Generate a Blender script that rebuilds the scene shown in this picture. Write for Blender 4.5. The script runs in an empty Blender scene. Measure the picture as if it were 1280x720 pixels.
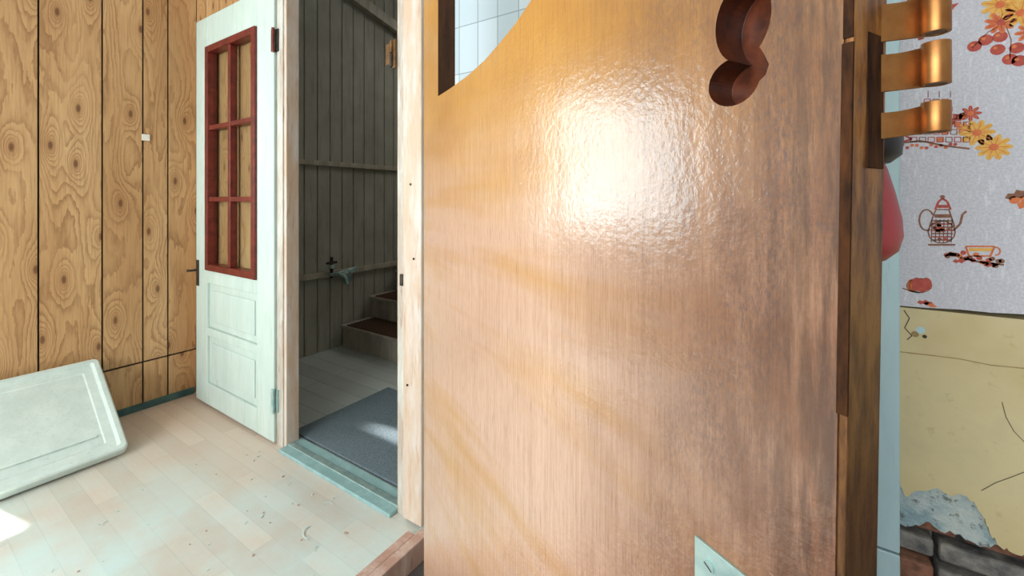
import bpy, math, random
from mathutils import Vector, Matrix
random.seed(7)
scene = bpy.context.scene
scene.view_settings.view_transform = 'Standard'

def S(r, g, b):
    def c(x):
        x /= 255.0
        return x/12.92 if x <= 0.04045 else ((x+0.055)/1.055)**2.4
    return (c(r), c(g), c(b), 1.0)

# ------------------------------------------------------------------ node helpers
class NT:
    def __init__(s, name):
        s.m = bpy.data.materials.new(name); s.m.use_nodes = True
        s.t = s.m.node_tree; s.n = s.t.nodes; s.l = s.t.links
        s.b = s.n['Principled BSDF']
    def new(s, ty, **kw):
        n = s.n.new(ty)
        for k, v in kw.items(): setattr(n, k, v)
        return n
    def link(s, a, b): s.l.new(a, b)
    def val(s, sock, v):
        if hasattr(v, 'links') or isinstance(v, bpy.types.NodeSocket): s.l.new(v, sock)
        else: sock.default_value = v
    def math(s, op, a, b=0.0, c=0.0):
        n = s.new('ShaderNodeMath', operation=op)
        s.val(n.inputs[0], a); s.val(n.inputs[1], b); s.val(n.inputs[2], c)
        return n.outputs[0]
    def coord(s, kind='Object'): return s.new('ShaderNodeTexCoord').outputs[kind]
    def map(s, vec, scale=(1, 1, 1), loc=(0, 0, 0), rot=(0, 0, 0)):
        n = s.new('ShaderNodeMapping'); s.link(vec, n.inputs['Vector'])
        n.inputs['Scale'].default_value = scale; n.inputs['Location'].default_value = loc
        n.inputs['Rotation'].default_value = rot
        return n.outputs[0]
    def noise(s, vec, scale=5, detail=3, rough=.5, dist=0):
        n = s.new('ShaderNodeTexNoise'); s.link(vec, n.inputs['Vector'])
        n.inputs['Scale'].default_value = scale; n.inputs['Detail'].default_value = detail
        n.inputs['Roughness'].default_value = rough; n.inputs['Distortion'].default_value = dist
        return n.outputs[0]
    def vor(s, vec, scale=5, dim='3D'):
        n = s.new('ShaderNodeTexVoronoi'); n.voronoi_dimensions = dim; s.link(vec, n.inputs['Vector'])
        n.inputs['Scale'].default_value = scale
        return n.outputs['Distance']
    def ramp(s, fac, stops):
        n = s.new('ShaderNodeValToRGB'); s.link(fac, n.inputs[0])
        e = n.color_ramp.elements
        while len(e) < len(stops): e.new(0.5)
        for i, (p, c) in enumerate(stops): e[i].position = p; e[i].color = c
        return n.outputs[0]
    def rng(s, v, a, b, c=0.0, d=1.0):
        n = s.new('ShaderNodeMapRange'); s.link(v, n.inputs[0])
        n.inputs[1].default_value = a; n.inputs[2].default_value = b
        n.inputs[3].default_value = c; n.inputs[4].default_value = d
        return n.outputs[0]
    def mix(s, fac, a, b, mode='MIX'):
        n = s.new('ShaderNodeMix', data_type='RGBA', blend_type=mode)
        s.val(n.inputs[0], fac); s.val(n.inputs[6], a); s.val(n.inputs[7], b)
        return n.outputs[2]
    def bump(s, h, strength=.3, dist=.01):
        n = s.new('ShaderNodeBump'); s.link(h, n.inputs['Height'])
        n.inputs['Strength'].default_value = strength; n.inputs['Distance'].default_value = dist
        s.link(n.outputs[0], s.b.inputs['Normal'])
        return n.outputs[0]
    def done(s, col, rough=.6, metal=0.0, spec=.5):
        s.val(s.b.inputs['Base Color'], col); s.val(s.b.inputs['Roughness'], rough)
        s.b.inputs['Metallic'].default_value = metal
        s.b.inputs['Specular IOR Level'].default_value = spec
        return s.m

def step(a, b): return ((a, (0, 0, 0, 1)), (b, (1, 1, 1, 1)))

def simple(name, c1, c2, scale=20, rough=.6, metal=0, stretch=(1, 1, 1), bump=.1, spec=.5):
    t = NT(name); v = t.map(t.coord(), stretch)
    n = t.noise(v, scale, 5, .6)
    c = t.ramp(n, ((.35, c1), (.68, c2)))
    if bump: t.bump(n, bump, .004)
    return t.done(c, rough, metal, spec)

# ---- pine panelling
def mat_pine():
    t = NT('pine_panelling'); uv = t.coord('UV')
    f1 = t.noise(t.map(uv, (1, .11, 1)), 6.5, 1.0, .4, .15)
    d = t.vor(t.map(uv, (1, .40, 1)), 6.0, '2D')
    k = t.math('EXPONENT', t.math('MULTIPLY', d, -6.5))
    F = t.math('ADD', t.math('MULTIPLY', f1, 15.0), t.math('MULTIPLY', k, 8.0))
    wob = t.noise(t.map(uv, (1, .2, 1)), 60, 3, .6)
    F = t.math('ADD', F, t.math('MULTIPLY', wob, 1.2))
    fr = t.math('FRACT', F)
    fine = t.noise(t.map(uv, (1, .03, 1)), 190, 3, .6)
    line = t.ramp(fr, ((0, (0, 0, 0, 1)), (.5, (.2, .2, .2, 1)), (.92, (1, 1, 1, 1)), (1, (.1, .1, .1, 1))))
    big = t.noise(t.map(uv, (1, .2, 1)), 4, 2)
    brk = t.ramp(t.noise(t.map(uv, (1, .15, 1)), 12, 2), ((.3, (.25, .25, .25, 1)), (.58, (1, 1, 1, 1))))
    base_c = t.ramp(big, ((.3, S(182, 138, 92)), (.55, S(200, 158, 110)), (.75, S(212, 174, 128))))
    c = t.mix(t.math('MULTIPLY', t.math('MULTIPLY', line, brk), .68), base_c, S(126, 82, 46))
    c = t.mix(t.math('MULTIPLY', t.ramp(fine, step(.46, .72)), .5), c, S(142, 98, 60))
    halo = t.ramp(d, ((.04, (1, 1, 1, 1)), (.15, (0, 0, 0, 1))))
    c = t.mix(t.math('MULTIPLY', halo, .42), c, S(142, 92, 52))
    core = t.ramp(d, ((.03, (1, 1, 1, 1)), (.06, (0, 0, 0, 1))))
    c = t.mix(t.math('MULTIPLY', core, .8), c, S(96, 58, 34))
    t.bump(fine, .15, .002)
    return t.done(c, .5)
PINE = mat_pine()

def mat_bead():
    t = NT('grey_beadboard_paint'); o = t.coord()
    n = t.noise(o, 3, 5, .6); f = t.noise(t.map(o, (30, 30, 2)), 2, 4)
    c = t.ramp(n, ((.3, S(144, 140, 126)), (.7, S(170, 166, 152))))
    c = t.mix(t.math('MULTIPLY', t.ramp(f, step(.55, .75)), .45), c, S(100, 90, 74))
    return t.done(c, .6)
BEAD = mat_bead()

def mat_floor():
    t = NT('laminate_floor'); o = t.coord()
    b = t.new('ShaderNodeTexBrick'); t.link(o, b.inputs['Vector'])
    b.inputs['Color1'].default_value = S(216, 188, 168); b.inputs['Color2'].default_value = S(194, 166, 146)
    b.inputs['Mortar'].default_value = S(178, 154, 136)
    b.inputs['Scale'].default_value = 1; b.inputs['Mortar Size'].default_value = .001
    b.inputs['Brick Width'].default_value = .42; b.inputs['Row Height'].default_value = .068
    b.offset = .37; b.offset_frequency = 2
    g = t.noise(t.map(o, (2, 30, 1)), 4, 4, .6)
    base = t.mix(t.math('MULTIPLY', t.ramp(g, step(.4, .8)), .3), b.outputs[0], S(184, 158, 138))
    # cyan-white daylight wash painted into the colour, heavier away from the panelled corner
    sx = t.new('ShaderNodeSeparateXYZ'); t.link(o, sx.inputs[0])
    dist = t.math('SUBTRACT', t.math('MULTIPLY', sx.outputs[0], .6), t.math('MULTIPLY', sx.outputs[1], .9))
    m = t.rng(dist, -2.35, -1.45)
    wash = t.noise(o, 2.6, 5, .6)
    f = t.math('MULTIPLY', t.ramp(wash, step(.22, .6)), t.math('ADD', t.math('MULTIPLY', m, .6), .05))
    c = t.mix(f, base, S(196, 232, 234))
    gr = t.noise(o, 60, 5, .7)
    c = t.mix(t.math('MULTIPLY', t.ramp(gr, step(.64, .7)), .35), c, S(236, 236, 228))
    c = t.mix(t.math('MULTIPLY', t.ramp(t.noise(t.map(o, loc=(3, 5, 0)), 45, 5, .7), step(.68, .72)), .35), c, S(150, 136, 122))
    r = t.ramp(wash, ((.3, (.3, .3, .3, 1)), (.7, (.5, .5, .5, 1))))
    return t.done(c, r)
FLOOR = mat_floor()

def mat_varnish():
    t = NT('varnished_plywood'); o = t.coord()
    sx = t.new('ShaderNodeSeparateXYZ'); t.link(o, sx.inputs[0])
    X, Z = sx.outputs[0], sx.outputs[2]
    big = t.noise(t.map(o, (1.0, 1, 2.2)), 2.4, 3, .55)
    c = t.ramp(big, ((.34, S(172, 116, 34)), (.5, S(184, 130, 50)), (.66, S(186, 138, 76))))
    # pale reflection haze painted in lower on the leaf, in uneven horizontal drifts
    hz = t.noise(t.map(o, (.5, 1, 4.2)), 2.8, 3, .55)
    hz = t.math('MULTIPLY', t.ramp(hz, ((.28, (.2, .2, .2, 1)), (.52, (1, 1, 1, 1)))), t.rng(Z, 1.28, 1.02))
    c = t.mix(t.math('MULTIPLY', hz, .85), c, S(198, 162, 142))
    g1 = t.noise(t.map(o, (150, 1, 3.0)), 1.6, 5, .65, .2)
    c = t.mix(t.math('MULTIPLY', t.ramp(g1, step(.42, .78)), .45), c, S(130, 78, 34))
    g2 = t.noise(t.map(o, (480, 1, 22)), 1.2, 3, .6)
    c = t.mix(t.math('MULTIPLY', t.ramp(g2, step(.52, .68)), .45), c, S(130, 78, 42))
    # grimy stained band near the lock side
    xr = t.rng(X, .55, .83)
    st = t.noise(t.map(o, (9, 1, 4)), 1.4, 6, .7)
    stn = t.math('MULTIPLY', t.ramp(st, ((.15, (.3, .3, .3, 1)), (.55, (1, 1, 1, 1)))), xr)
    c = t.mix(t.math('MULTIPLY', stn, .9), c, S(98, 56, 30))
    sp = t.noise(t.map(o, (220, 1, 70)), 2, 5, .75)
    lump = t.ramp(t.noise(t.map(o, (12, 1, 4)), 1.3, 4, .6), step(.36, .6))
    spm = t.math('MULTIPLY', t.math('MULTIPLY', t.ramp(sp, step(.44, .6)), lump), t.rng(X, .62, .85))
    c = t.mix(t.math('MULTIPLY', spm, .75), c, S(70, 58, 62))
    # black hand grime streaks along the edge
    ed = t.math('MULTIPLY', t.ramp(t.noise(t.map(o, (60, 1, 6)), 1.5, 5, .7), step(.4, .56)), t.rng(X, .80, .88))
    c = t.mix(t.math('MULTIPLY', ed, .7), c, S(58, 36, 26))
    # small scuffs
    sc = t.ramp(t.noise(t.map(o, (14, 1, 60), rot=(0, .5, 0)), 1.8, 5, .7), step(.69, .72))
    c = t.mix(t.math('MULTIPLY', sc, .35), c, S(226, 206, 186))
    op = t.noise(o, 130, 3, .6)
    op2 = t.noise(t.map(o, (1, 1, .6)), 14, 2, .5)
    h = t.math('ADD', t.math('MULTIPLY', op, .36), t.math('MULTIPLY', op2, .9))
    nb = t.bump(h, .22, .006)
    m = t.done(c, t.rng(st, .3, .7, .4, .5), spec=.35)
    t.b.inputs['Coat Weight'].default_value = 1.0
    t.b.inputs['Coat Roughness'].default_value = .16
    t.link(nb, t.b.inputs['Coat Normal'])
    return m
VARN = mat_varnish()

def mat_edge():
    t = NT('worn_door_edge'); o = t.coord()
    sx = t.new('ShaderNodeSeparateXYZ'); t.link(o, sx.inputs[0])
    n = t.noise(t.map(o, (40, 40, 9)), 2, 6, .7)
    c = t.ramp(n, ((.32, S(66, 38, 18)), (.46, S(124, 76, 32)), (.6, S(164, 110, 52)), (.74, S(92, 82, 76))))
    c = t.mix(t.rng(sx.outputs[2], 1.2, .85, 0, .8), c, S(48, 34, 26))
    t.bump(n, .4, .004)
    return t.done(c, .45, spec=.3)
EDGE = mat_edge()

def mat_worn(name, a, b, c_, s=1.0):
    t = NT(name); o = t.coord()
    n = t.noise(t.map(o, (9, 9, 2)), 2.2*s, 6, .65)
    n2 = t.noise(t.map(o, (60, 60, 5)), 2*s, 5, .7)
    c = t.ramp(n, ((.36, a), (.58, b)))
    c = t.mix(t.math('MULTIPLY', t.ramp(n2, step(.56, .72)), .7), c, c_)
    t.bump(n2, .25, .003)
    return t.done(c, .5)
CASING = mat_worn('worn_cream_casing', S(208, 194, 184), S(198, 170, 146), S(166, 116, 74))
CASINGW = mat_worn('worn_white_jamb', S(198, 196, 188), S(178, 162, 148), S(126, 84, 58))
WHITE = mat_worn('aged_white_paint', S(196, 208, 200), S(186, 200, 192), S(170, 178, 164), .5)
WHITE2 = mat_worn('dusty_white_paint', S(208, 218, 212), S(196, 208, 202), S(180, 184, 170), .6)
STAIR = mat_worn('worn_stair_paint', S(182, 172, 156), S(160, 148, 132), S(118, 102, 84), .8)
PALE = mat_worn('pale_blue_paint', S(182, 208, 214), S(172, 198, 204), S(154, 176, 180), .5)
RED = simple('mahogany_red_sash', S(86, 26, 20), S(118, 44, 34), 30, .35)
REDIN = simple('reddish_bore_wood', S(54, 22, 10), S(100, 46, 22), 60, .3)
DARK = simple('dark_gap', S(22, 18, 15), S(34, 28, 24), 20, .9)
DKWOOD = simple('dark_brown_wood', S(50, 30, 17), S(84, 52, 30), 8, .6, stretch=(8, 8, 1), spec=.25)
GRIME = simple('grimy_lip', S(36, 22, 14), S(78, 46, 24), 30, .8, stretch=(4, 4, 1), spec=.1)
BRASS = simple('brass', S(150, 98, 54), S(176, 124, 74), 40, .42, .9, bump=.03)
OLDBRASS = simple('tarnished_brass', S(92, 66, 42), S(128, 96, 62), 40, .45, .8, bump=.05)
STEEL = simple('zinc_steel', S(150, 178, 178), S(190, 212, 206), 30, .4, .6, bump=.05)
IRON = simple('dark_iron', S(40, 38, 36), S(78, 70, 62), 40, .5, .6)
TEAL = simple('teal_skirting', S(48, 78, 78), S(78, 110, 106), 12, .6)
RUG = simple('grey_rug', S(82, 94, 102), S(122, 136, 142), 220, .95, bump=.6)
def mat_hallfloor():
    t = NT('hall_boards'); o = t.coord()
    b = t.new('ShaderNodeTexBrick'); t.link(o, b.inputs['Vector'])
    b.inputs['Color1'].default_value = S(184, 188, 182); b.inputs['Color2'].default_value = S(168, 172, 166)
    b.inputs['Mortar'].default_value = S(120, 120, 112); b.inputs['Scale'].default_value = 1
    b.inputs['Mortar Size'].default_value = .002; b.inputs['Brick Width'].default_value = 2.4
    b.inputs['Row Height'].default_value = .11
    n = t.noise(o, 4, 5)
    return t.done(t.mix(t.math('MULTIPLY', t.ramp(n, step(.4, .7)), .4), b.outputs[0], S(196, 206, 204)), .5)
HALLF = mat_hallfloor()
TREAD = simple('brown_tread_mat', S(66, 44, 34), S(108, 76, 56), 90, .8, bump=.5)
def mat_plaster():
    t = NT('yellow_plaster'); o = t.coord()
    n = t.noise(o, 5, 6, .6); n2 = t.noise(o, 45, 4, .6)
    c = t.ramp(n, ((.3, S(194, 174, 126)), (.55, S(204, 188, 146)), (.75, S(186, 174, 140))))
    c = t.mix(t.math('MULTIPLY', t.ramp(n2, step(.62, .72)), .35), c, S(164, 142, 100))
    t.bump(n, .3, .01)
    return t.done(c, .8)
YELLOW = mat_plaster()
def mat_render():
    t = NT('grey_render'); o = t.coord()
    n = t.noise(o, 14, 6, .7); n2 = t.noise(o, 60, 5, .7)
    c = t.ramp(n, ((.36, S(140, 164, 172)), (.5, S(186, 198, 196)), (.62, S(206, 208, 200))))
    c = t.mix(t.math('MULTIPLY', t.ramp(n2, step(.56, .64)), .8), c, S(98, 98, 92))
    t.bump(n2, 1.0, .008)
    return t.done(c, .9)
GREYPL = mat_render()
BRICKM = simple('old_brick', S(84, 54, 44), S(158, 108, 84), 30, .9, bump=1)
BRICKG = simple('sooty_brick', S(70, 70, 72), S(150, 144, 136), 30, .9, bump=1)
def mat_wp():
    t = NT('wallpaper_ground'); o = t.coord()
    n = t.noise(o, 300, 2, .6); w = t.noise(t.map(o, (1, 1, .2)), 190, 3, .6)
    c = t.ramp(n, ((.40, S(186, 184, 192)), (.62, S(200, 198, 206))))
    c = t.mix(t.math('MULTIPLY', t.ramp(w, step(.58, .66)), .4), c, S(224, 222, 226))
    t.bump(n, .15, .002)
    return t.done(c, .65)
WP = mat_wp()
def mat_tile():
    t = NT('white_tile'); o = t.coord()
    b = t.new('ShaderNodeTexBrick'); t.link(t.map(o, rot=(math.radians(90), 0, 0)), b.inputs['Vector'])
    b.inputs['Color1'].default_value = S(190, 202, 210); b.inputs['Color2'].default_value = S(172, 186, 194)
    b.inputs['Mortar'].default_value = S(136, 146, 150); b.inputs['Scale'].default_value = 1
    b.inputs['Mortar Size'].default_value = .0016; b.inputs['Brick Width'].default_value = .075
    b.inputs['Row Height'].default_value = .15; b.offset = 0
    return t.done(b.outputs[0], .25)
TILE = mat_tile()
PLAIN = simple('plain_wall_paint', S(196, 196, 190), S(214, 214, 208), 3, .8)
CEIL = simple('ceiling_paint', S(214, 216, 212), S(228, 230, 226), 3, .9)
DFLOOR = simple('dark_subfloor', S(44, 40, 42), S(84, 74, 70), 9, .9, bump=.6)
STRIP = mat_worn('floor_edge_strip', S(200, 172, 158), S(178, 138, 122), S(124, 70, 54))
SILL = mat_worn('threshold_paint', S(152, 182, 182), S(134, 166, 166), S(98, 114, 112))
FAB = simple('red_rubber', S(150, 44, 50), S(176, 64, 70), 12, .45)
BLK = simple('black_rubber', S(16, 16, 18), S(30, 28, 32), 30, .5)
SWITCH = simple('white_plastic', S(228, 224, 212), S(236, 232, 222), 10, .4, bump=0)
O_ = simple('print_orange', S(198, 92, 44), S(212, 120, 64), 150, .6, bump=0)
Y_ = simple('print_yellow', S(210, 154, 56), S(224, 174, 84), 150, .6, bump=0)
R_ = simple('print_red', S(160, 56, 44), S(184, 78, 58), 150, .6, bump=0)
B_ = simple('print_brown', S(116, 70, 50), S(144, 96, 70), 150, .6, bump=0)
CRK = simple('crack_line', S(140, 118, 80), S(164, 142, 100), 60, .9, bump=0)
def mat_glass():
    m = bpy.data.materials.new('window_glass'); m.use_nodes = True
    n = m.node_tree.nodes; l = m.node_tree.links; n.clear()
    o = n.new('ShaderNodeOutputMaterial'); mx = n.new('ShaderNodeMixShader')
    tr = n.new('ShaderNodeBsdfTransparent'); gl = n.new('ShaderNodeBsdfGlossy')
    tr.inputs[0].default_value = (.93, .95, .94, 1); gl.inputs['Roughness'].default_value = .03
    mx.inputs[0].default_value = .08
    l.new(tr.outputs[0], mx.inputs[1]); l.new(gl.outputs[0], mx.inputs[2]); l.new(mx.outputs[0], o.inputs[0])
    return m
GLASS = mat_glass()

# ------------------------------------------------------------------ mesh builder
class MB:
    def __init__(s): s.v = []; s.f = []; s.mi = []; s.mats = []; s.uv = []; s.sm = []
    def m(s, mat):
        if mat not in s.mats: s.mats.append(mat)
        return s.mats.index(mat)
    def face(s, pts, mat, off=(0, 0), smooth=False):
        i = len(s.v); s.v += [tuple(p) for p in pts]
        s.f.append(tuple(range(i, i+len(pts)))); s.mi.append(s.m(mat)); s.sm.append(smooth)
        s.uv.append([(p[0]+p[1]+off[0], p[2]+off[1]) for p in pts])
    def mesh(s, verts, faces, mat, off=(0, 0), smooth=False):
        i = len(s.v); s.v += [tuple(p) for p in verts]
        for f in faces:
            s.f.append(tuple(i+k for k in f)); s.mi.append(s.m(mat)); s.sm.append(smooth)
            s.uv.append([(verts[k][0]+verts[k][1]+off[0], verts[k][2]+off[1]) for k in f])
    def box(s, x0, x1, y0, y1, z0, z1, mat, off=(0, 0)):
        x0, x1 = sorted((x0, x1)); y0, y1 = sorted((y0, y1)); z0, z1 = sorted((z0, z1))
        V = [(x0, y0, z0), (x1, y0, z0), (x1, y1, z0), (x0, y1, z0), (x0, y0, z1), (x1, y0, z1), (x1, y1, z1), (x0, y1, z1)]
        F = [(0, 3, 2, 1), (4, 5, 6, 7), (0, 1, 5, 4), (1, 2, 6, 5), (2, 3, 7, 6), (3, 0, 4, 7)]
        s.mesh(V, F, mat, off)
    def obox(s, c, size, mat, rot=(0, 0, 0)):
        R = Matrix.Rotation(rot[2], 3, 'Z') @ Matrix.Rotation(rot[1], 3, 'Y') @ Matrix.Rotation(rot[0], 3, 'X')
        V = []
        for dz in (-.5, .5):
            for dx, dy in ((-.5, -.5), (.5, -.5), (.5, .5), (-.5, .5)):
                V.append(tuple(Vector(c) + R @ Vector((dx*size[0], dy*size[1], dz*size[2]))))
        F = [(0, 3, 2, 1), (4, 5, 6, 7), (0, 1, 5, 4), (1, 2, 6, 5), (2, 3, 7, 6), (3, 0, 4, 7)]
        s.mesh(V, F, mat)
    def cyl(s, a, b, r, mat, n=20, r2=None):
        a = Vector(a); b = Vector(b); d = (b-a).normalized(); r2 = r if r2 is None else r2
        x = d.orthogonal().normalized(); y = d.cross(x)
        V = []
        for c, rr in ((a, r), (b, r2)):
            for i in range(n):
                t = 2*math.pi*i/n; V.append(tuple(c + x*rr*math.cos(t) + y*rr*math.sin(t)))
        s.mesh(V, [(i, (i+1) % n, n+(i+1) % n, n+i) for i in range(n)], mat, smooth=True)
        s.mesh(V, [tuple(range(n))[::-1], tuple(range(n, 2*n))], mat)
    def tube(s, pts, r, mat, n=12):
        for a, b in zip(pts, pts[1:]): s.cyl(a, b, r, mat, n)
        for p in pts[1:-1]: s.ball(p, r, mat)
    def ball(s, c, r, mat, sz=1.0):
        prof = [(r*math.sin(math.pi*i/8), -r*sz*math.cos(math.pi*i/8)) for i in range(9)]
        s.lathe(c, prof, mat)
    def lathe(s, c, prof, mat, n=32, sx=1, sy=1):
        V = []
        for r, z in prof:
            r = max(r, 1e-4)
            for i in range(n):
                t = 2*math.pi*i/n; V.append((c[0]+r*sx*math.cos(t), c[1]+r*sy*math.sin(t), c[2]+z))
        F = []
        for j in range(len(prof)-1):
            for i in range(n):
                F.append((j*n+i, j*n+(i+1) % n, (j+1)*n+(i+1) % n, (j+1)*n+i))
        s.mesh(V, F, mat, smooth=True)
    def prism(s, poly, y0, y1, mat):
        """poly = list of (x,z), extruded from y0 (front) to y1"""
        n = len(poly)
        V = [(x, y0, z) for x, z in poly] + [(x, y1, z) for x, z in poly]
        F = [tuple(range(n)), tuple(range(n, 2*n))[::-1]] + [(i, (i+1) % n, n+(i+1) % n, n+i) for i in range(n)]
        s.mesh(V, F, mat)
    def build(s, name, bevel=0, seg=2, parent=None, xf=None, fix=True):
        me = bpy.data.meshes.new(name); me.from_pydata(s.v, [], s.f)
        for m in s.mats: me.materials.append(m)
        me.polygons.foreach_set('material_index', s.mi)
        me.polygons.foreach_set('use_smooth', s.sm)
        ul = me.uv_layers.new(name='UVMap')
        for p, u in zip(me.polygons, s.uv):
            for j, li in enumerate(p.loop_indices): ul.data[li].uv = u[j]
        me.validate(); me.update()
        if fix:
            import bmesh
            bm = bmesh.new(); bm.from_mesh(me); bmesh.ops.recalc_face_normals(bm, faces=bm.faces); bm.to_mesh(me); bm.free()
        ob = bpy.data.objects.new(name, me); scene.collection.objects.link(ob)
        if bevel:
            b = ob.modifiers.new('bevel', 'BEVEL'); b.width = bevel; b.segments = seg; b.limit_method = 'ANGLE'
        if parent: ob.parent = parent
        if xf is not None: ob.matrix_world = xf
        return ob
def empty(name, loc=(0, 0, 0), rz=0):
    e = bpy.data.objects.new(name, None); scene.collection.objects.link(e)
    e.location = loc; e.rotation_euler = (0, 0, rz); e.empty_display_size = .1
    return e

UL = -2.86           # panelled wall plane
VF = 1.075           # doorway wall plane
CZ = 2.6

# ------------------------------------------------------------------ floors / ceilings
b = MB(); b.box(UL-.1, -1.035, -2.7, 1.07, -.1, 0, FLOOR); b.build('floor')
b = MB(); b.box(-1.0, 2.3, -2.7, 1.12, -.16, -.06, DFLOOR); b.build('floor_subfloor')
b = MB(); b.box(-1.065, -1.035, -2.6, 1.0, 0.001, .012, STRIP); b.box(-1.035, -1.0, -2.6, 1.03, -.10, .012, STRIP)
b.build('trim_1', .003)
b = MB(); b.box(UL-.1, -.8, 1.12, 4.7, -.1, 0, HALLF); b.build('floor_hall')
b = MB(); b.box(UL-.1, 2.3, -2.7, 1.12, CZ, CZ+.1, CEIL); b.build('ceiling')
b = MB(); b.box(UL-.1, -.8, 1.12, 4.7, 3.05, 3.15, BEAD); b.build('ceiling_hall')

# ------------------------------------------------------------------ panelled wall (left) with window opening
WV0, WV1, WZ0, WZ1 = -.75, .2, .85, 1.9
b = MB()
bx = (UL-.1, UL-.008)
b.box(*bx, -2.7, WV0, 0, CZ, DARK); b.box(*bx, WV1, 1.12, 0, CZ, DARK)
b.box(*bx, WV0, WV1, 0, WZ0, DARK); b.box(*bx, WV0, WV1, WZ1, CZ, DARK)
grooves = [1.075, .939, .831, .672, .457, .27, .12, -.05, -.26, -.42, -.6, -.74, -.95, -1.12, -1.3, -1.52, -1.66, -1.85, -2.0, -2.2, -2.36, -2.6]
g = .0036
for i in range(len(grooves)-1):
    v1, v0 = grooves[i]-g, grooves[i+1]+g
    off = (random.uniform(0, 40), random.uniform(0, 40))
    def piece(a, c, z0, z1, o=off):
        if c-a > .004 and z1-z0 > .004: b.box(UL-.008, UL, a, c, z0, z1, PINE, o)
    piece(v0, v1, .0, .242, (off[0]+3, off[1]+7))
    if v1 <= WV0 or v0 >= WV1: piece(v0, v1, .251, CZ)
    else:
        piece(v0, v1, .251, WZ0); piece(v0, v1, WZ1, CZ)
        if v0 < WV0: piece(v0, WV0, WZ0, WZ1)
        if v1 > WV1: piece(WV1, v1, WZ0, WZ1)
b.build('wall_left')
b = MB(); b.box(UL, UL+.012, -2.6, 1.06, 0, .035, TEAL); b.build('baseboard_left', .002)
b = MB(); b.box(UL+.001, UL+.007, .825, .858, 1.408, 1.441, SWITCH); b.build('light_switch', .0015)

def window(name, mk):
    b = MB(); mk(b); b.build(name, .004)
def w1(b):
    x0, x1 = UL-.09, UL+.015
    b.box(x0, x1, WV0-.05, WV0+.03, WZ0-.05, WZ1+.05, WHITE); b.box(x0, x1, WV1-.03, WV1+.04, WZ0-.05, WZ1+.05, WHITE)
    b.box(x0, x1, WV0, WV1, WZ1-.03, WZ1+.05, WHITE); b.box(x0, x1+.03, WV0, WV1, WZ0-.05, WZ0+.03, WHITE)
    m = (WV0+WV1)/2; b.box(x0+.03, x0+.07, m-.02, m+.02, WZ0, WZ1, WHITE)
window('window_1', w1)

# ------------------------------------------------------------------ doorway wall
b = MB()
g2 = [-2.86, -2.74, -2.58, -2.36, -2.2, -2.06, -1.93]
b.box(UL, -1.93, VF+.006, 1.12, 0, CZ, DARK)
for a, c in zip(g2, g2[1:]):
    b.box(a+g, c-g, VF-.002, VF+.006, 0, CZ, PINE, (random.uniform(0, 40), random.uniform(0, 40)))
b.box(-1.93, -1.033, VF, 1.12, 2.1, CZ, PINE, (5, 3))
b.box(-1.15, 2.3, VF, 1.12, -.06, CZ, PLAIN)
b.build('wall_front')
b = MB(); b.box(-.98, -.3, 1.063, VF-.001, 1.15, 2.5, TILE); b.build('wall_tiles', .001)
# casings
b = MB()
b.box(-1.945, -1.897, 1.040, 1.073, 0, 2.1, CASINGW)
b.box(-1.897, -1.878, 1.046, 1.105, 0, 2.1, CASING)
b.box(-1.169, -1.118, 1.046, 1.12, 0, 2.1, CASINGW)
b.box(-1.122, -1.036, 1.030, 1.074, 0.012, 2.2, CASING)
b.box(-1.945, -1.036, 1.040, 1.074, 2.07, 2.2, CASING)
b.build('trim_door_casing', .003)
b = MB(); b.box(-1.878, -1.169, 1.012, 1.12, .0, .014, SILL); b.box(-1.878, -1.169, 1.05, 1.075, .014, .019, STEEL); b.build('threshold', .003)
# hinge on the right jamb
b = MB()
z = 1.56
b.box(-1.185, -1.168, 1.036, 1.044, z, z+.10, OLDBRASS)
b.cyl((-1.187, 1.036, z+.005), (-1.187, 1.036, z+.05), .0065, IRON); b.cyl((-1.187, 1.036, z+.055), (-1.187, 1.036, z+.095), .0065, OLDBRASS)
b.box(-1.207, -1.187, 1.028, 1.031, z+.012, z+.085, OLDBRASS)
b.build('jamb_hinge', .001)
b = MB()
for u, z in ((-1.10, .47), (-1.085, 1.15), (-1.07, .9)):
    b.cyl((u, 1.030, z), (u, 1.0275, z), .004, IRON)
b.box(-1.150, -1.135, 1.040, 1.046, .80, .84, IRON)
b.build('casing_nails')

# ------------------------------------------------------------------ white half-glazed door, folded flat open
D = empty('door_1')
DU0, DU1, DV0, DV1, DZ0, DZ1 = -2.745, -1.948, 1.028, 1.066, .012, 2.068
WU0, WU1, WD0, WD1 = -2.612, -2.095, .725, 1.905
b = MB()
b.box(DU0, WU0, DV0, DV1, DZ0, DZ1, WHITE); b.box(WU1, DU1, DV0, DV1, DZ0, DZ1, WHITE)
b.box(WU0, WU1, DV0, DV1, WD1, DZ1, WHITE)
PA = (.42, .655); PB = (.125, .375)
b.box(WU0, WU1, DV0, DV1, PA[1], WD0, WHITE)
b.box(WU0, WU1, DV0, DV1, PB[1], PA[0], WHITE)
b.box(WU0, WU1, DV0, DV1, DZ0, PB[0], WHITE)
for z0, z1 in (PA, PB):
    b.box(WU0, WU1, DV0+.012, DV1-.01, z0, z1, WHITE)
    b.box(WU0+.035, WU1-.035, DV0+.006, DV0+.013, z0+.035, z1-.035, WHITE)
b.build('leaf', .004, parent=D)
b = MB()
y0, y1 = DV0-.012, DV1-.004; w = .034
b.box(WU0, WU0+w, y0, y1, WD0, WD1, RED); b.box(WU1-w, WU1, y0, y1, WD0, WD1, RED)
b.box(WU0+w, WU1-w, y0, y1, WD1-w, WD1, RED); b.box(WU0+w, WU1-w, y0, y1, WD0, WD0+w, RED)
mu = (WU0+WU1)/2
b.box(mu-.013, mu+.013, y0+.005, y1-.006, WD0+w, WD1-w, RED)
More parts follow.
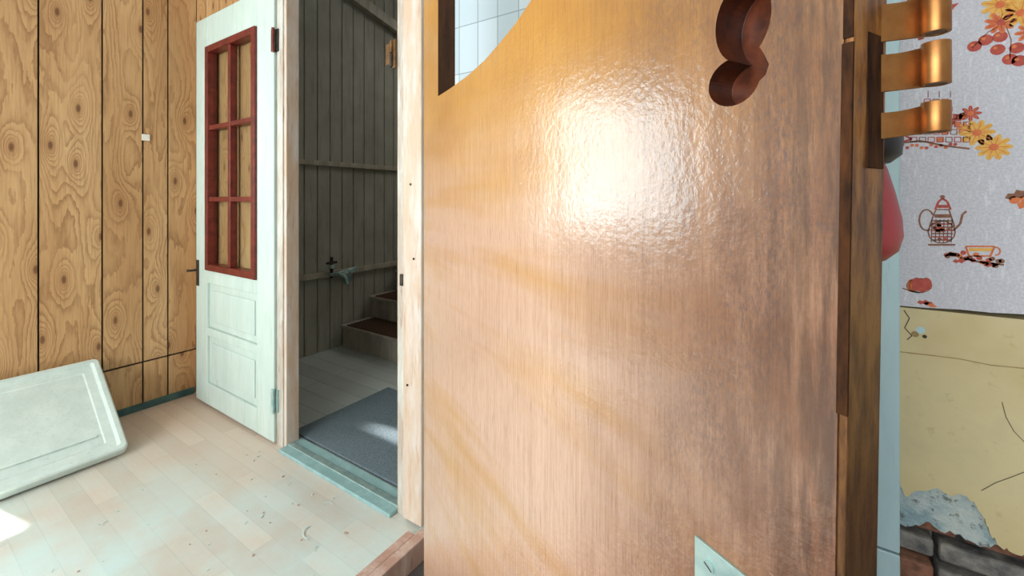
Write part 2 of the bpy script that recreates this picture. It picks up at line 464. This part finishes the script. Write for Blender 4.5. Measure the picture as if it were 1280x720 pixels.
for z in (1.100, 1.475):
    b.box(WU0+w, WU1-w, y0+.006, y1-.007, z-.012, z+.012, RED)
b.build('red_sash', .003, parent=D)
b = MB(); b.box(WU0+w, WU1-w, 1.046, 1.049, WD0+w, WD1-w, GLASS); b.build('glass', parent=D)
b = MB()
b.box(DU0+.012, DU0+.04, DV0-.004, DV0, .63, .77, IRON)
b.cyl((DU0+.02, DV0, .715), (DU0+.02, DV0-.035, .715), .006, IRON)
b.tube([(DU0+.02, DV0-.035, .715), (DU0+.0, DV0-.038, .715), (DU0-.008, DV0-.036, .71)], .006, IRON)
b.build('handle', .001, parent=D)
b = MB()
for z in (1.76, .15):
    m = IRON if z > 1 else STEEL
    b.box(-1.965, -1.948, DV0-.004, DV0+.0, z, z+.1, m); b.box(-1.947, -1.925, DV0+.006, DV0+.012, z, z+.1, m)
    b.cyl((-1.946, DV0-.004, z-.004), (-1.946, DV0-.004, z+.104), .007, RED if z > 1 else STEEL)
b.build('hinges', .001, parent=D)

# ------------------------------------------------------------------ hall
b = MB()
b.box(UL-.1, UL-.012, 1.12, 4.7, 0, 3.05, DARK)
v = 1.12
while v < 4.6:
    b.box(UL-.012, UL, v+.003, v+.097, 0, 3.05, BEAD); b.box(UL-.012, UL-.003, v+.044, v+.05, 0, 3.05, DARK)
    v += .1
b.build('wall_hall_left', .003)
b = MB(); b.box(UL, -.8, 4.6, 4.7, 0, 3.05, BEAD); b.build('wall_hall_back')
b = MB(); b.box(-.9, -.8, 1.12, 4.6, 0, 3.05, BEAD); b.build('wall_hall_right')
b = MB()
b.box(UL, UL+.03, 1.13, 4.59, .535, .575, STAIR); b.box(UL, UL+.03, 1.13, 4.59, 1.34, 1.375, STAIR)
b.build('trim_battens', .003)
b = MB()   # inclined beam
V = [(UL, 1.7, 2.70), (UL+.06, 1.7, 2.70), (UL+.06, 2.9, 2.42), (UL, 2.9, 2.42), (UL, 1.7, 2.78), (UL+.06, 1.7, 2.78), (UL+.06, 2.9, 2.50), (UL, 2.9, 2.50)]
b.mesh(V, [(0, 3, 2, 1), (4, 5, 6, 7), (0, 1, 5, 4), (1, 2, 6, 5), (2, 3, 7, 6), (3, 0, 4, 7)], STAIR)
b.build('ceiling_beam')
# stairs
b = MB()
for i in range(8):
    v0 = 2.0+.255*i; h = .168*(i+1)
    b.box(UL+.035, -1.92, v0, 4.55, h-.168, h-.02, STAIR)
    b.box(UL+.035, -1.90, v0-.02, v0+.26, h-.02, h, STAIR)
    b.box(UL+.10, -1.99, v0-.012, v0+.245, h, h+.006, TREAD)
    for k in range(9):
        b.box(UL+.10, -1.99, v0-.006+.027*k, v0+.004+.027*k, h+.006, h+.009, DKWOOD)
b.build('staircase', .003)
b = MB(); b.box(-1.975, -1.0, 1.135, 1.70, .0005, .012, RUG)
b.build('rug', .003)
# tap
b = MB()
x = UL+.05
b.cyl((UL+.03, 1.9, .555), (x+.02, 1.9, .555), .014, STEEL); b.cyl((x, 1.9, .53), (x, 1.9, .68), .010, IRON)
b.cyl((x, 1.86, .64), (x, 1.94, .64), .009, IRON); b.cyl((x, 1.9, .60), (x, 1.9, .625), .018, STEEL)
b.tube([(x, 1.9, .555), (x+.06, 1.92, .56), (x+.10, 1.94, .54), (x+.11, 1.95, .49)], .014, STEEL)
b.obox((x+.05, 1.99, .53), (.035, .06, .09), STEEL, (.5, .3, .2)); b.obox((x+.03, 2.05, .565), (.02, .08, .03), STEEL, (.3, 0, 0))
b.cyl((x+.02, 1.9, .555), (x+.02, 2.10, .585), .009, STEEL)
b.build('wall_tap', .002)

# ------------------------------------------------------------------ leaning white panel door
B0 = Vector((-2.395, .648, .032)); SL = Vector((-.43, 0, .295)); Ls = SL.length; sl = SL.normalized()
nn = Vector((sl.z, 0, -sl.x)); al = Vector((0, -1, 0))
M = Matrix(((al.x, sl.x, nn.x, B0.x), (al.y, sl.y, nn.y, B0.y), (al.z, sl.z, nn.z, B0.z), (0, 0, 0, 1)))
b = MB(); W = .95; r = .03; th = -.028; tp = .012
def rr(x0, x1, y0, y1, rad, n=6):
    P_ = []
    for cx, cy, a0 in ((x1-rad, y1-rad, 0), (x0+rad, y1-rad, 90), (x0+rad, y0+rad, 180), (x1-rad, y0+rad, 270)):
        for i in range(n+1):
            a = math.radians(a0+90*i/n); P_.append((cx+rad*math.cos(a), cy+rad*math.sin(a)))
    return P_
outer = rr(0, W, 0, Ls, .022); n_ = len(outer)
loops = [([(x, y) for x, y in outer], th), ([(x, y) for x, y in outer], tp-.006), (rr(.006, W-.006, .006, Ls-.006, .018), tp), (rr(r-.008, W-r+.008, r-.008, Ls-r+.008, .012), tp), (rr(r, W-r, r, Ls-r, .01), tp-.014), (rr(r+.03, W-r-.03, r+.03, Ls-r-.03, .008), tp-.016), (rr(r+.034, W-r-.034, r+.034, Ls-r-.034, .008), tp-.020)]
V = []; F = []
for L_, z_ in loops: V += [(x, y, z_) for x, y in L_]
for j in range(len(loops)-1):
    for i in range(n_): F.append((j*n_+i, j*n_+(i+1) % n_, (j+1)*n_+(i+1) % n_, (j+1)*n_+i))
F.append(tuple(range((len(loops)-1)*n_, len(loops)*n_))); F.append(tuple(range(n_))[::-1])
b.mesh(V, F, WHITE2)
b.box(r+.05, W-r-.05, r+.075, r+.085, tp-.0205, tp-.011, WHITE2)
b.build('white_cabinet_door', .0015, 2, xf=M)

# ------------------------------------------------------------------ big varnished door, close to the viewer
LX, LY, RZ = -.755, .760, -math.atan2(.4746, .879)
G = empty('door_2', (LX, LY, 0), RZ)
b = MB(); b.box(0, .885, 0, .04, -.03, 2.03, VARN); slab = b.build('leaf', fix=True)
def cutter(poly, y0, y1, mat):
    c = MB(); c.prism(poly, y0, y1, mat); return c.build('cut')
win = [(.105, 1.328), (.19, 1.328), (.2785, 1.331), (.35, 1.338), (.411, 1.350), (.46, 1.362), (.51, 1.380), (.56, 1.41), (.62, 1.47), (.68, 1.56), (.72, 1.68), (.735, 1.9), (.105, 1.9)]
def ell(cx, cz, rx, rz, n=40): return [(cx+rx*math.cos(2*math.pi*i/n), cz+rz*math.sin(2*math.pi*i/n)) for i in range(n)]
cs = [cutter(win, -.05, .1, DKWOOD), cutter(ell(.8172, 1.236, .0225, .031), -.01, .034, REDIN),
      cutter(ell(.8105, 1.191, .0215, .0185), -.01, .030, REDIN),
      cutter([(.812, 1.215), (.822, 1.180), (.836, 1.190), (.8385, 1.197), (.835, 1.205), (.830, 1.214)], -.01, .028, REDIN)]
for c in cs:
    md = slab.modifiers.new('b', 'BOOLEAN'); md.object = c; md.operation = 'DIFFERENCE'; md.solver = 'EXACT'
    try: md.material_mode = 'TRANSFER'
    except Exception: pass
dg = bpy.context.evaluated_depsgraph_get(); dg.update()
me = bpy.data.meshes.new_from_object(slab.evaluated_get(dg))
slab.modifiers.clear(); slab.data = me
for c in cs: bpy.data.objects.remove(c)
def lean(me):
    for v in me.vertices: v.co.x += .014*(v.co.z-1.1)*(v.co.x/.885)
lean(slab.data); slab.parent = G
bv = slab.modifiers.new('bevel', 'BEVEL'); bv.width = .0015; bv.segments = 2; bv.limit_method = 'ANGLE'; bv.angle_limit = math.radians(60)
b = MB()
b.box(.885, .890, .001, .044, -.03, 2.03, EDGE)
o = b.build('edge_band', .001); lean(o.data); o.parent = G
b = MB(); b.box(.8842, .8904, -.0006, .0016, .965, 1.197, GRIME); b.box(.8846, .8900, -.0003, .0014, 1.2, 2.0, GRIME)
o = b.build('edge_strip', .0003); lean(o.data); o.parent = G
b = MB()
b.box(.7786, .862, -.0025, 0, .68, .817, STEEL)
for s_, z_ in ((.7926, .802), (.848, .802), (.7926, .695), (.848, .695)):
    b.cyl((s_, -.0025, z_), (s_, -.0042, z_), .0048, STEEL); b.obox((s_, -.0043, z_), (.008, .0006, .0012), IRON, (0, .5, 0))
b.build('steel_plate', .0006, parent=G)
# three rolled hinge leaves on the edge
for (za, zb) in ((1.2065, 1.2335), (1.1735, 1.2005), (1.143, 1.1625)):
    b = MB(); p0 = Vector((.889, .034)); dd = Vector((.474, .88)); nr = Vector((.88, -.474))
    pts = [p0+dd*(.034*i/5) for i in range(6)]
    R0 = .0062
    c = p0+dd*.034+nr*R0
    for k in range(1, 30):
        a = k*math.radians(11.5); pts.append(c-nr*(R0*math.cos(a))+dd*(R0*math.sin(a)))
    h = .0011; n = len(pts); V = []
    for i, p in enumerate(pts):
        tg = (pts[min(i+1, n-1)]-pts[max(i-1, 0)]).normalized(); q = Vector((tg.y, -tg.x))
        f = min(i/5, 1)
        lo = za-.004+.004*f; hi = zb-.006+.006*f*f
        for sgn in (1, -1):
            for z in (lo, hi): V.append((p.x+q.x*h*sgn, p.y+q.y*h*sgn, z))
    F1 = []; F2 = []
    for i in range(n-1):
        a = 4*i; e = a+4
        F1 += [(a, a+1, e+1, e), (a+2, e+2, e+3, a+3)]; F2 += [(a+1, a+3, e+3, e+1), (a, e, e+2, a+2)]
    F2 += [(0, 2, 3, 1), (4*n-4, 4*n-3, 4*n-1, 4*n-2)]
    b.mesh(V, F1+F2, BRASS)
    for q_ in range(len(F1)): b.sm[q_] = True
    b.cyl((c.x, c.y, za+.0005), (c.x, c.y, zb-.0005), R0-.0018, OLDBRASS)
    b.build('brass_hinge_leaf', .0004, parent=G)
b = MB(); b.box(.8895, .8915, .018, .040, 1.12, 1.26, GRIME); b.build('hinge_seat', .0005, parent=G)

# red rubber bulb hanging behind the door
E = empty('red_rubber_bag', (LX, LY, 0), RZ)
b = MB(); c = (.83, .118, 0)
b.lathe(c, [(0, 1.046), (.018, 1.046), (.031, 1.050), (.039, 1.058), (.042, 1.070), (.041, 1.085), (.037, 1.105), (.032, 1.125), (.028, 1.135), (.024, 1.140), (0, 1.141)], FAB)
b.build('bag', parent=E)
b = MB()
b.lathe(c, [(.0, 1.130), (.034, 1.130), (.041, 1.136), (.042, 1.150), (.034, 1.158), (.012, 1.162), (0, 1.163)], BLK)
b.tube([(c[0], c[1], 1.16), (c[0], c[1], 1.20), (c[0], c[1]-.03, 1.215), (c[0], .041, 1.215)], .004, BLK)
b.build('collar_and_hook', parent=E)

# ------------------------------------------------------------------ right-hand stretch of the doorway wall
V0 = VF-.001
def P(px, py, v=.983):
    a = (px-640)/540; d = v/(.549*a+.836)
    return ((.836*a-.549)*d, 1.1-(py-249)/540*d)
UE = P(1124, 400)[0]
b = MB()   # pale board
b.box(-.09, UE, .975, V0, .497, 2.5, PALE); b.box(-.09, UE, .973, V0, -.05, .494, PALE)
b.build('trim_2', .002)
LN = empty('wall_lining')
b = MB()
b.box(UE+.001, 2.2, 1.055, V0, -.05, .62, BRICKG)
z = .02
row = 0
while z < .58:
    u = UE-(.07 if row % 2 else 0)
    while u < 2.15:
        L = random.uniform(.05, .15); a = max(u, UE+.001)
        if u+L > a+.01:
            b.box(a, u+L-.006, random.uniform(1.0, 1.025) if z > .50 else random.uniform(.965, 1.01), 1.056, z+random.uniform(0, .004), z+.033+random.uniform(-.008, .004), random.choice([BRICKM, BRICKM, BRICKG]))
        u += L
    z += .036; row += 1
b.build('exposed_brickwork', .005, parent=LN)
def ragged(bot, top_z, yf, yb, mat, name, u1=2.2):
    p = list(bot); u = p[-1][0]; zc = p[-1][1]
    while u < u1-.05:
        u += random.uniform(.02, .05); p.append((u, zc+random.uniform(-.03, .03)))
    p.append((u1, zc)); p += [(u1, top_z), (bot[0][0], top_z)]
    q = []
    for i in range(len(p)):
        a = p[i]; c = p[(i+1) % len(p)]; q.append(a)
        if i < len(p)-3:
            for k in (1, 2, 3):
                f = k/4; q.append((a[0]+(c[0]-a[0])*f, a[1]+(c[1]-a[1])*f+random.uniform(-.004, .004)))
    b = MB(); b.prism(q, yf, yb, mat); return b.build(name, parent=LN)
ragged([P(1124, 654, .993), P(1140, 658, .993), P(1158, 652, .993), P(1175, 664, .993), P(1200, 668, .993), P(1225, 684, .993), P(1250, 682, .993), P(1283, 690, .993)], .66, .993, 1.054, GREYPL, 'plaster_render')
ragged([P(1124, 606), P(1132, 622), P(1150, 614), P(1175, 612), P(1190, 622), P(1200, 618), P(1218, 628), P(1230, 648), P(1238, 668), P(1250, 684), P(1262, 690), P(1283, 694)], .915, .985, 1.054, YELLOW, 'plaster_yellow')
b = MB()
tpp = [P(1124, 382), P(1160, 385), P(1200, 387), P(1240, 391), P(1283, 393)]
b.prism(tpp+[(.5, .92), (1.0, .915), (2.2, .92), (2.2, 2.58), (tpp[0][0], 2.58)], .983, 1.054, WP)
b.build('wallpaper', parent=LN)
def ribbon(b, pts, w, mat, y):
    for (x0, z0), (x1, z1) in zip(pts, pts[1:]):
        d = Vector((x1-x0, z1-z0))
        if d.length < 1e-6: continue
        n = Vector((-d.y, d.x)).normalized()*w/2
        b.face([(x0-n.x, y, z0-n.y), (x1-n.x, y, z1-n.y), (x1+n.x, y, z1+n.y), (x0+n.x, y, z0+n.y)], mat)
def disc(b, c, r, mat, y, n=14, sx=1):
    b.face([(c[0]+r*sx*math.cos(2*math.pi*i/n), y, c[1]+r*math.sin(2*math.pi*i/n)) for i in range(n)], mat)
b = MB(); Y = .9843
ribbon(b, [P(1125, 440), P(1160, 444), P(1200, 449), P(1240, 457), P(1282, 461)], .0016, CRK, Y)
ribbon(b, [P(1253, 503), P(1258, 522), P(1268, 540), P(1281, 553)], .0009, IRON, Y)
ribbon(b, [P(1227, 614), P(1245, 604), P(1262, 598), P(1283, 590)], .0009, IRON, Y)
ribbon(b, [P(1130, 388), P(1137, 398), P(1131, 410), P(1140, 420), P(1134, 425)], .0014, IRON, Y)
disc(b, P(1151, 413), .006, PALE, Y); disc(b, P(1144, 418), .005, CRK, Y); disc(b, P(1156, 421), .003, IRON, Y)
b.build('plaster_cracks', parent=LN)

# printed motifs (flat print on the paper)
b = MB(); Y = .9826; Q = .0012
def flower(px, py, r, m1, m2, n=8):
    c = P(px, py)
    for i in range(n):
        t = 2*math.pi*i/n
        b.face([(c[0]+math.cos(t)*r*.6+r*.42*math.cos(t)*math.cos(k*.785)-r*.2*math.sin(t)*math.sin(k*.785), Y-.0001*(i % 2),
                 c[1]+math.sin(t)*r*.6+r*.42*math.sin(t)*math.cos(k*.785)+r*.2*math.cos(t)*math.sin(k*.785)) for k in range(8)], m1)
        ribbon(b, [(c[0]+math.cos(t)*r*.25, c[1]+math.sin(t)*r*.25), (c[0]+math.cos(t)*r*.8, c[1]+math.sin(t)*r*.8)], .0009, m2, Y-.0003)
    disc(b, c, r*.26, m2, Y-.0004)
def berry(px, py, r, m=None):
    c = P(px, py); disc(b, c, r, m or R_, Y); disc(b, (c[0]-r*.3, c[1]+r*.3), r*.3, O_, Y-.0002)
def leaf(px, py, L, ang, m):
    c = P(px, py); d = (math.cos(ang), math.sin(ang)); n = (-d[1], d[0])
    pts = [(-.5, 0), (-.3, .18), (-.1, .10), (.05, .24), (.2, .12), (.5, 0), (.2, -.14), (.05, -.24), (-.1, -.1), (-.3, -.18)]
    b.face([(c[0]+L*(a*d[0]+e*n[0]), Y, c[1]+L*(a*d[1]+e*n[1])) for a, e in pts], m)
def line(pts, m, w=Q): ribbon(b, [P(*p) for p in pts], w, m, Y)
def arc(cx, cy, rx, ry, a0, a1, m, w=Q, n=14):
    line([(cx+rx*math.cos(math.radians(a0+(a1-a0)*i/n)), cy+ry*math.sin(math.radians(a0+(a1-a0)*i/n))) for i in range(n+1)], m, w)
def motif_set():
    for p in ((1166, 12), (1176, 4), (1160, 26), (1186, 10), (1156, 42)): leaf(*p, .026, random.uniform(.3, 2.6), R_)
    line([(1150, 50), (1162, 30), (1180, 6), (1190, -12)], B_)
    flower(1250, 6, .022, Y_, O_, 9); flower(1250, 28, .018, O_, R_, 9); flower(1276, 16, .022, Y_, O_, 9); flower(1287, 40, .016, O_, R_)
    for p in ((1218, 58), (1232, 50), (1247, 62), (1262, 74), (1271, 60), (1250, 46), (1274, 76)): berry(*p, .0085)
    line([(1215, 60), (1235, 40), (1255, 30)], B_); line([(1262, 74), (1264, 50), (1258, 34)], B_)
    for r in range(6):
        for k in range(7):
            x = 1133+k*11+(5 if r % 2 else 0); y = 124+r*9.5
            if r < 2 and (k < 2 or k > 4): continue
            line([(x, y), (x+8, y), (x+8, y+6), (x, y+6), (x, y)], R_ if (k+r) % 3 else B_, .0013)
            if (k*7+r*3) % 4 == 0: line([(x, y+3), (x+8, y+3)], O_, .006)
    for k in range(3): line([(1160+k*14, 122), (1160+k*14, 114)], B_)
    line([(1124, 179), (1150, 176), (1180, 182), (1212, 186)], B_, .003)
    line([(1128, 168), (1140, 174), (1124, 178)], R_, .003)
    flower(1213, 142, .013, R_, O_); flower(1206, 160, .010, O_, Y_); leaf(1195, 148, .03, .7, R_)
    flower(1221, 166, .021, Y_, O_, 10); flower(1242, 184, .021, Y_, O_, 10)
    for k in range(12): disc(b, P(1128+k*6, 182+random.uniform(-2, 3)), .0025, random.choice([R_, O_]), Y)
    # coffee pot: filled cross-hatched body, curled handle, long spout
    arc(1177, 290, 17, 14, 0, 360, B_, .0018); line([(1162, 283), (1167, 268), (1170, 262), (1186, 262), (1188, 268), (1193, 283)], B_, .002)
    line([(1169, 262), (1173, 252), (1178, 248), (1184, 252), (1188, 262)], R_, .003); disc(b, P(1178, 246), .003, B_, Y)
    line([(1172, 258), (1185, 258)], R_, .005); line([(1168, 270), (1188, 270)], B_, .006)
    arc(1158, 275, 9, 13, 60, 330, B_, .0024); line([(1192, 288), (1200, 280), (1203, 268), (1208, 264)], B_, .003)
    for k in range(7): line([(1163+abs(k-3), 276+k*4), (1192-abs(k-3), 276+k*4)], R_ if k % 2 else B_, .0022)
    for k in range(6): line([(1165+k*5, 274), (1164+k*5, 303)], B_, .0013)
    for k in range(14): disc(b, P(1165+random.uniform(0, 25), 278+random.uniform(0, 22)), .0028, random.choice([B_, R_]), Y-.0001)
    line([(1160, 306), (1194, 306)], B_, .003)
    line([(1207, 308), (1211, 320), (1238, 320), (1243, 308), (1207, 308)], O_, .0025)
    line([(1211, 312), (1240, 312)], Y_, .005); arc(1245, 314, 5, 5, -110, 110, O_, .002)
    line([(1200, 322), (1222, 327), (1255, 331)], B_, .003)
    for k in range(18): disc(b, P(1184+k*4.0, 314+k*.9+random.uniform(-4, 7)), .0035, random.choice([R_, O_, B_, R_]), Y)
    for p in ((1188, 318), (1200, 326), (1240, 331)): leaf(*p, .018, .2, R_)
    for k in range(4): disc(b, P(1140+k*6, 357-2*(k % 2)), .011, random.choice([O_, R_]), Y-.0001*k, 16, .6)
    for k in range(5): arc(1149, 357, 16-k*3.5, 9, 0, 360, B_, .0010)
    line([(1128, 360), (1138, 364), (1150, 366)], B_, .002)
    leaf(1156, 378, .02, .1, R_); leaf(1163, 381, .018, -.3, O_)
    leaf(1272, 243, .03, .4, B_); leaf(1281, 250, .03, 1.2, O_); berry(1268, 250, .006, O_)
motif_set()
base_v = list(b.v); base_f = list(b.f); base_m = list(b.mi)
for du, dz in ((.30, .12), (.56, 0), (.0, .48), (.30, .60), (.56, .48), (.86, .12), (.86, .6), (1.12, 0), (1.12, .48)):
    i = len(b.v)
    for (x, y, z) in base_v: b.v.append((x+du, y, z+dz))
    for f, m_ in zip(base_f, base_m):
        b.f.append(tuple(i+k for k in f)); b.mi.append(m_); b.sm.append(False); b.uv.append([(0, 0)]*len(f))
b.build('wallpaper_print', fix=False, parent=LN)

# ------------------------------------------------------------------ other walls
b = MB(); b.box(2.2, 2.3, -2.6, VF, -.06, CZ, PLAIN); b.build('wall_right')
b = MB(); A0, A1, Z0, Z1 = -2.3, .4, .75, 2.2
b.box(UL, A0, -2.7, -2.6, -.06, CZ, PLAIN); b.box(A1, 2.3, -2.7, -2.6, -.06, CZ, PLAIN)
b.box(A0, A1, -2.7, -2.6, -.06, Z0, PLAIN); b.box(A0, A1, -2.7, -2.6, Z1, CZ, PLAIN); b.build('wall_back')
def w2(b):
    b.box(A0, A0+.05, -2.69, -2.59, Z0, Z1, WHITE); b.box(A1-.05, A1, -2.69, -2.59, Z0, Z1, WHITE)
    b.box(A0+.05, A1-.05, -2.69, -2.59, Z0, Z0+.05, WHITE); b.box(A0+.05, A1-.05, -2.69, -2.59, Z1-.05, Z1, WHITE)
    for f in (1/3, 2/3): u = A0+(A1-A0)*f; b.box(u-.02, u+.02, -2.67, -2.62, Z0+.05, Z1-.05, WHITE)
window('added_window_rear', w2)  # unseen window, added to bring light onto the doorway wall

# ------------------------------------------------------------------ paint flakes on the floor
b = MB()
for (u, v, r) in ((-1.40, .93, .016), (-1.33, .83, .03), (-1.62, .92, .012), (-1.95, .47, .014), (-1.25, .80, .012), (-1.8, .7, .008)):
    a0 = random.uniform(0, 3); n = 9; V = []; F = []
    for i in range(n):
        t = a0+i*.3
        for rr_ in (r, r*.85):
            V.append((u+math.cos(t)*rr_*1.3, v+math.sin(t)*rr_, .002+.003*abs(math.sin(i*.5))*(rr_/r)))
    for i in range(n-1): F.append((2*i, 2*i+1, 2*i+3, 2*i+2))
    b.mesh(V, F, WHITE2)
for k in range(40):
    u = random.uniform(-2.1, -1.15); v = random.uniform(.3, .98); s_ = random.uniform(.002, .006)
    b.obox((u, v, .0025), (s_*random.uniform(1, 2), s_, .002), random.choice([WHITE2, WHITE2, STRIP]), (0, 0, random.uniform(0, 3)))
o = b.build('paint_flakes'); sm = o.modifiers.new('s', 'SOLIDIFY'); sm.thickness = .0006

# ------------------------------------------------------------------ lights
def area(name, loc, rot, sx, sy, power, col):
    l = bpy.data.lights.new(name, 'AREA'); l.shape = 'RECTANGLE'; l.size = sx; l.size_y = sy
    l.energy = power; l.color = col
    o = bpy.data.objects.new(name, l); scene.collection.objects.link(o); o.location = loc; o.rotation_euler = rot
area('daylight_window_side', (UL-.16, (WV0+WV1)/2, (WZ0+WZ1)/2), (0, math.radians(-90), 0), WZ1-WZ0, WV1-WV0, 38, (.80, .96, 1.0))
area('added_fill_rear', ((A0+A1)/2, -2.74, (Z0+Z1)/2), (math.radians(90), 0, 0), A1-A0, Z1-Z0, 165, (.93, .99, 1.0))  # added fill lamp behind the viewer, set at the made-up rear window
area('hall_fill_lamp', (-1.6, 3.4, 3.0), (0, 0, 0), .8, .8, 11, (1, 1, .96))  # added fill lamp to lift the hall; its ceiling has no opening
s = bpy.data.lights.new('sun', 'SUN'); s.energy = 22; s.angle = .03; s.color = (1, .97, .92)
so = bpy.data.objects.new('sun', s); scene.collection.objects.link(so)
so.rotation_euler = Vector((.42, .085, -1)).to_track_quat('-Z', 'Y').to_euler()
wd = bpy.data.worlds.new('sky'); scene.world = wd; wd.use_nodes = True
wd.node_tree.nodes['Background'].inputs[0].default_value = (.75, .88, 1, 1); wd.node_tree.nodes['Background'].inputs[1].default_value = 1.0

# ------------------------------------------------------------------ camera
c = bpy.data.cameras.new('cam'); co = bpy.data.objects.new('cam', c); scene.collection.objects.link(co)
co.location = (0, 0, 1.1); co.rotation_euler = (math.radians(90), 0, math.atan2(.549, .836))
c.sensor_width = 36; c.lens = 36*540/1280; c.shift_y = -111/1280; c.clip_start = .01
scene.camera = co
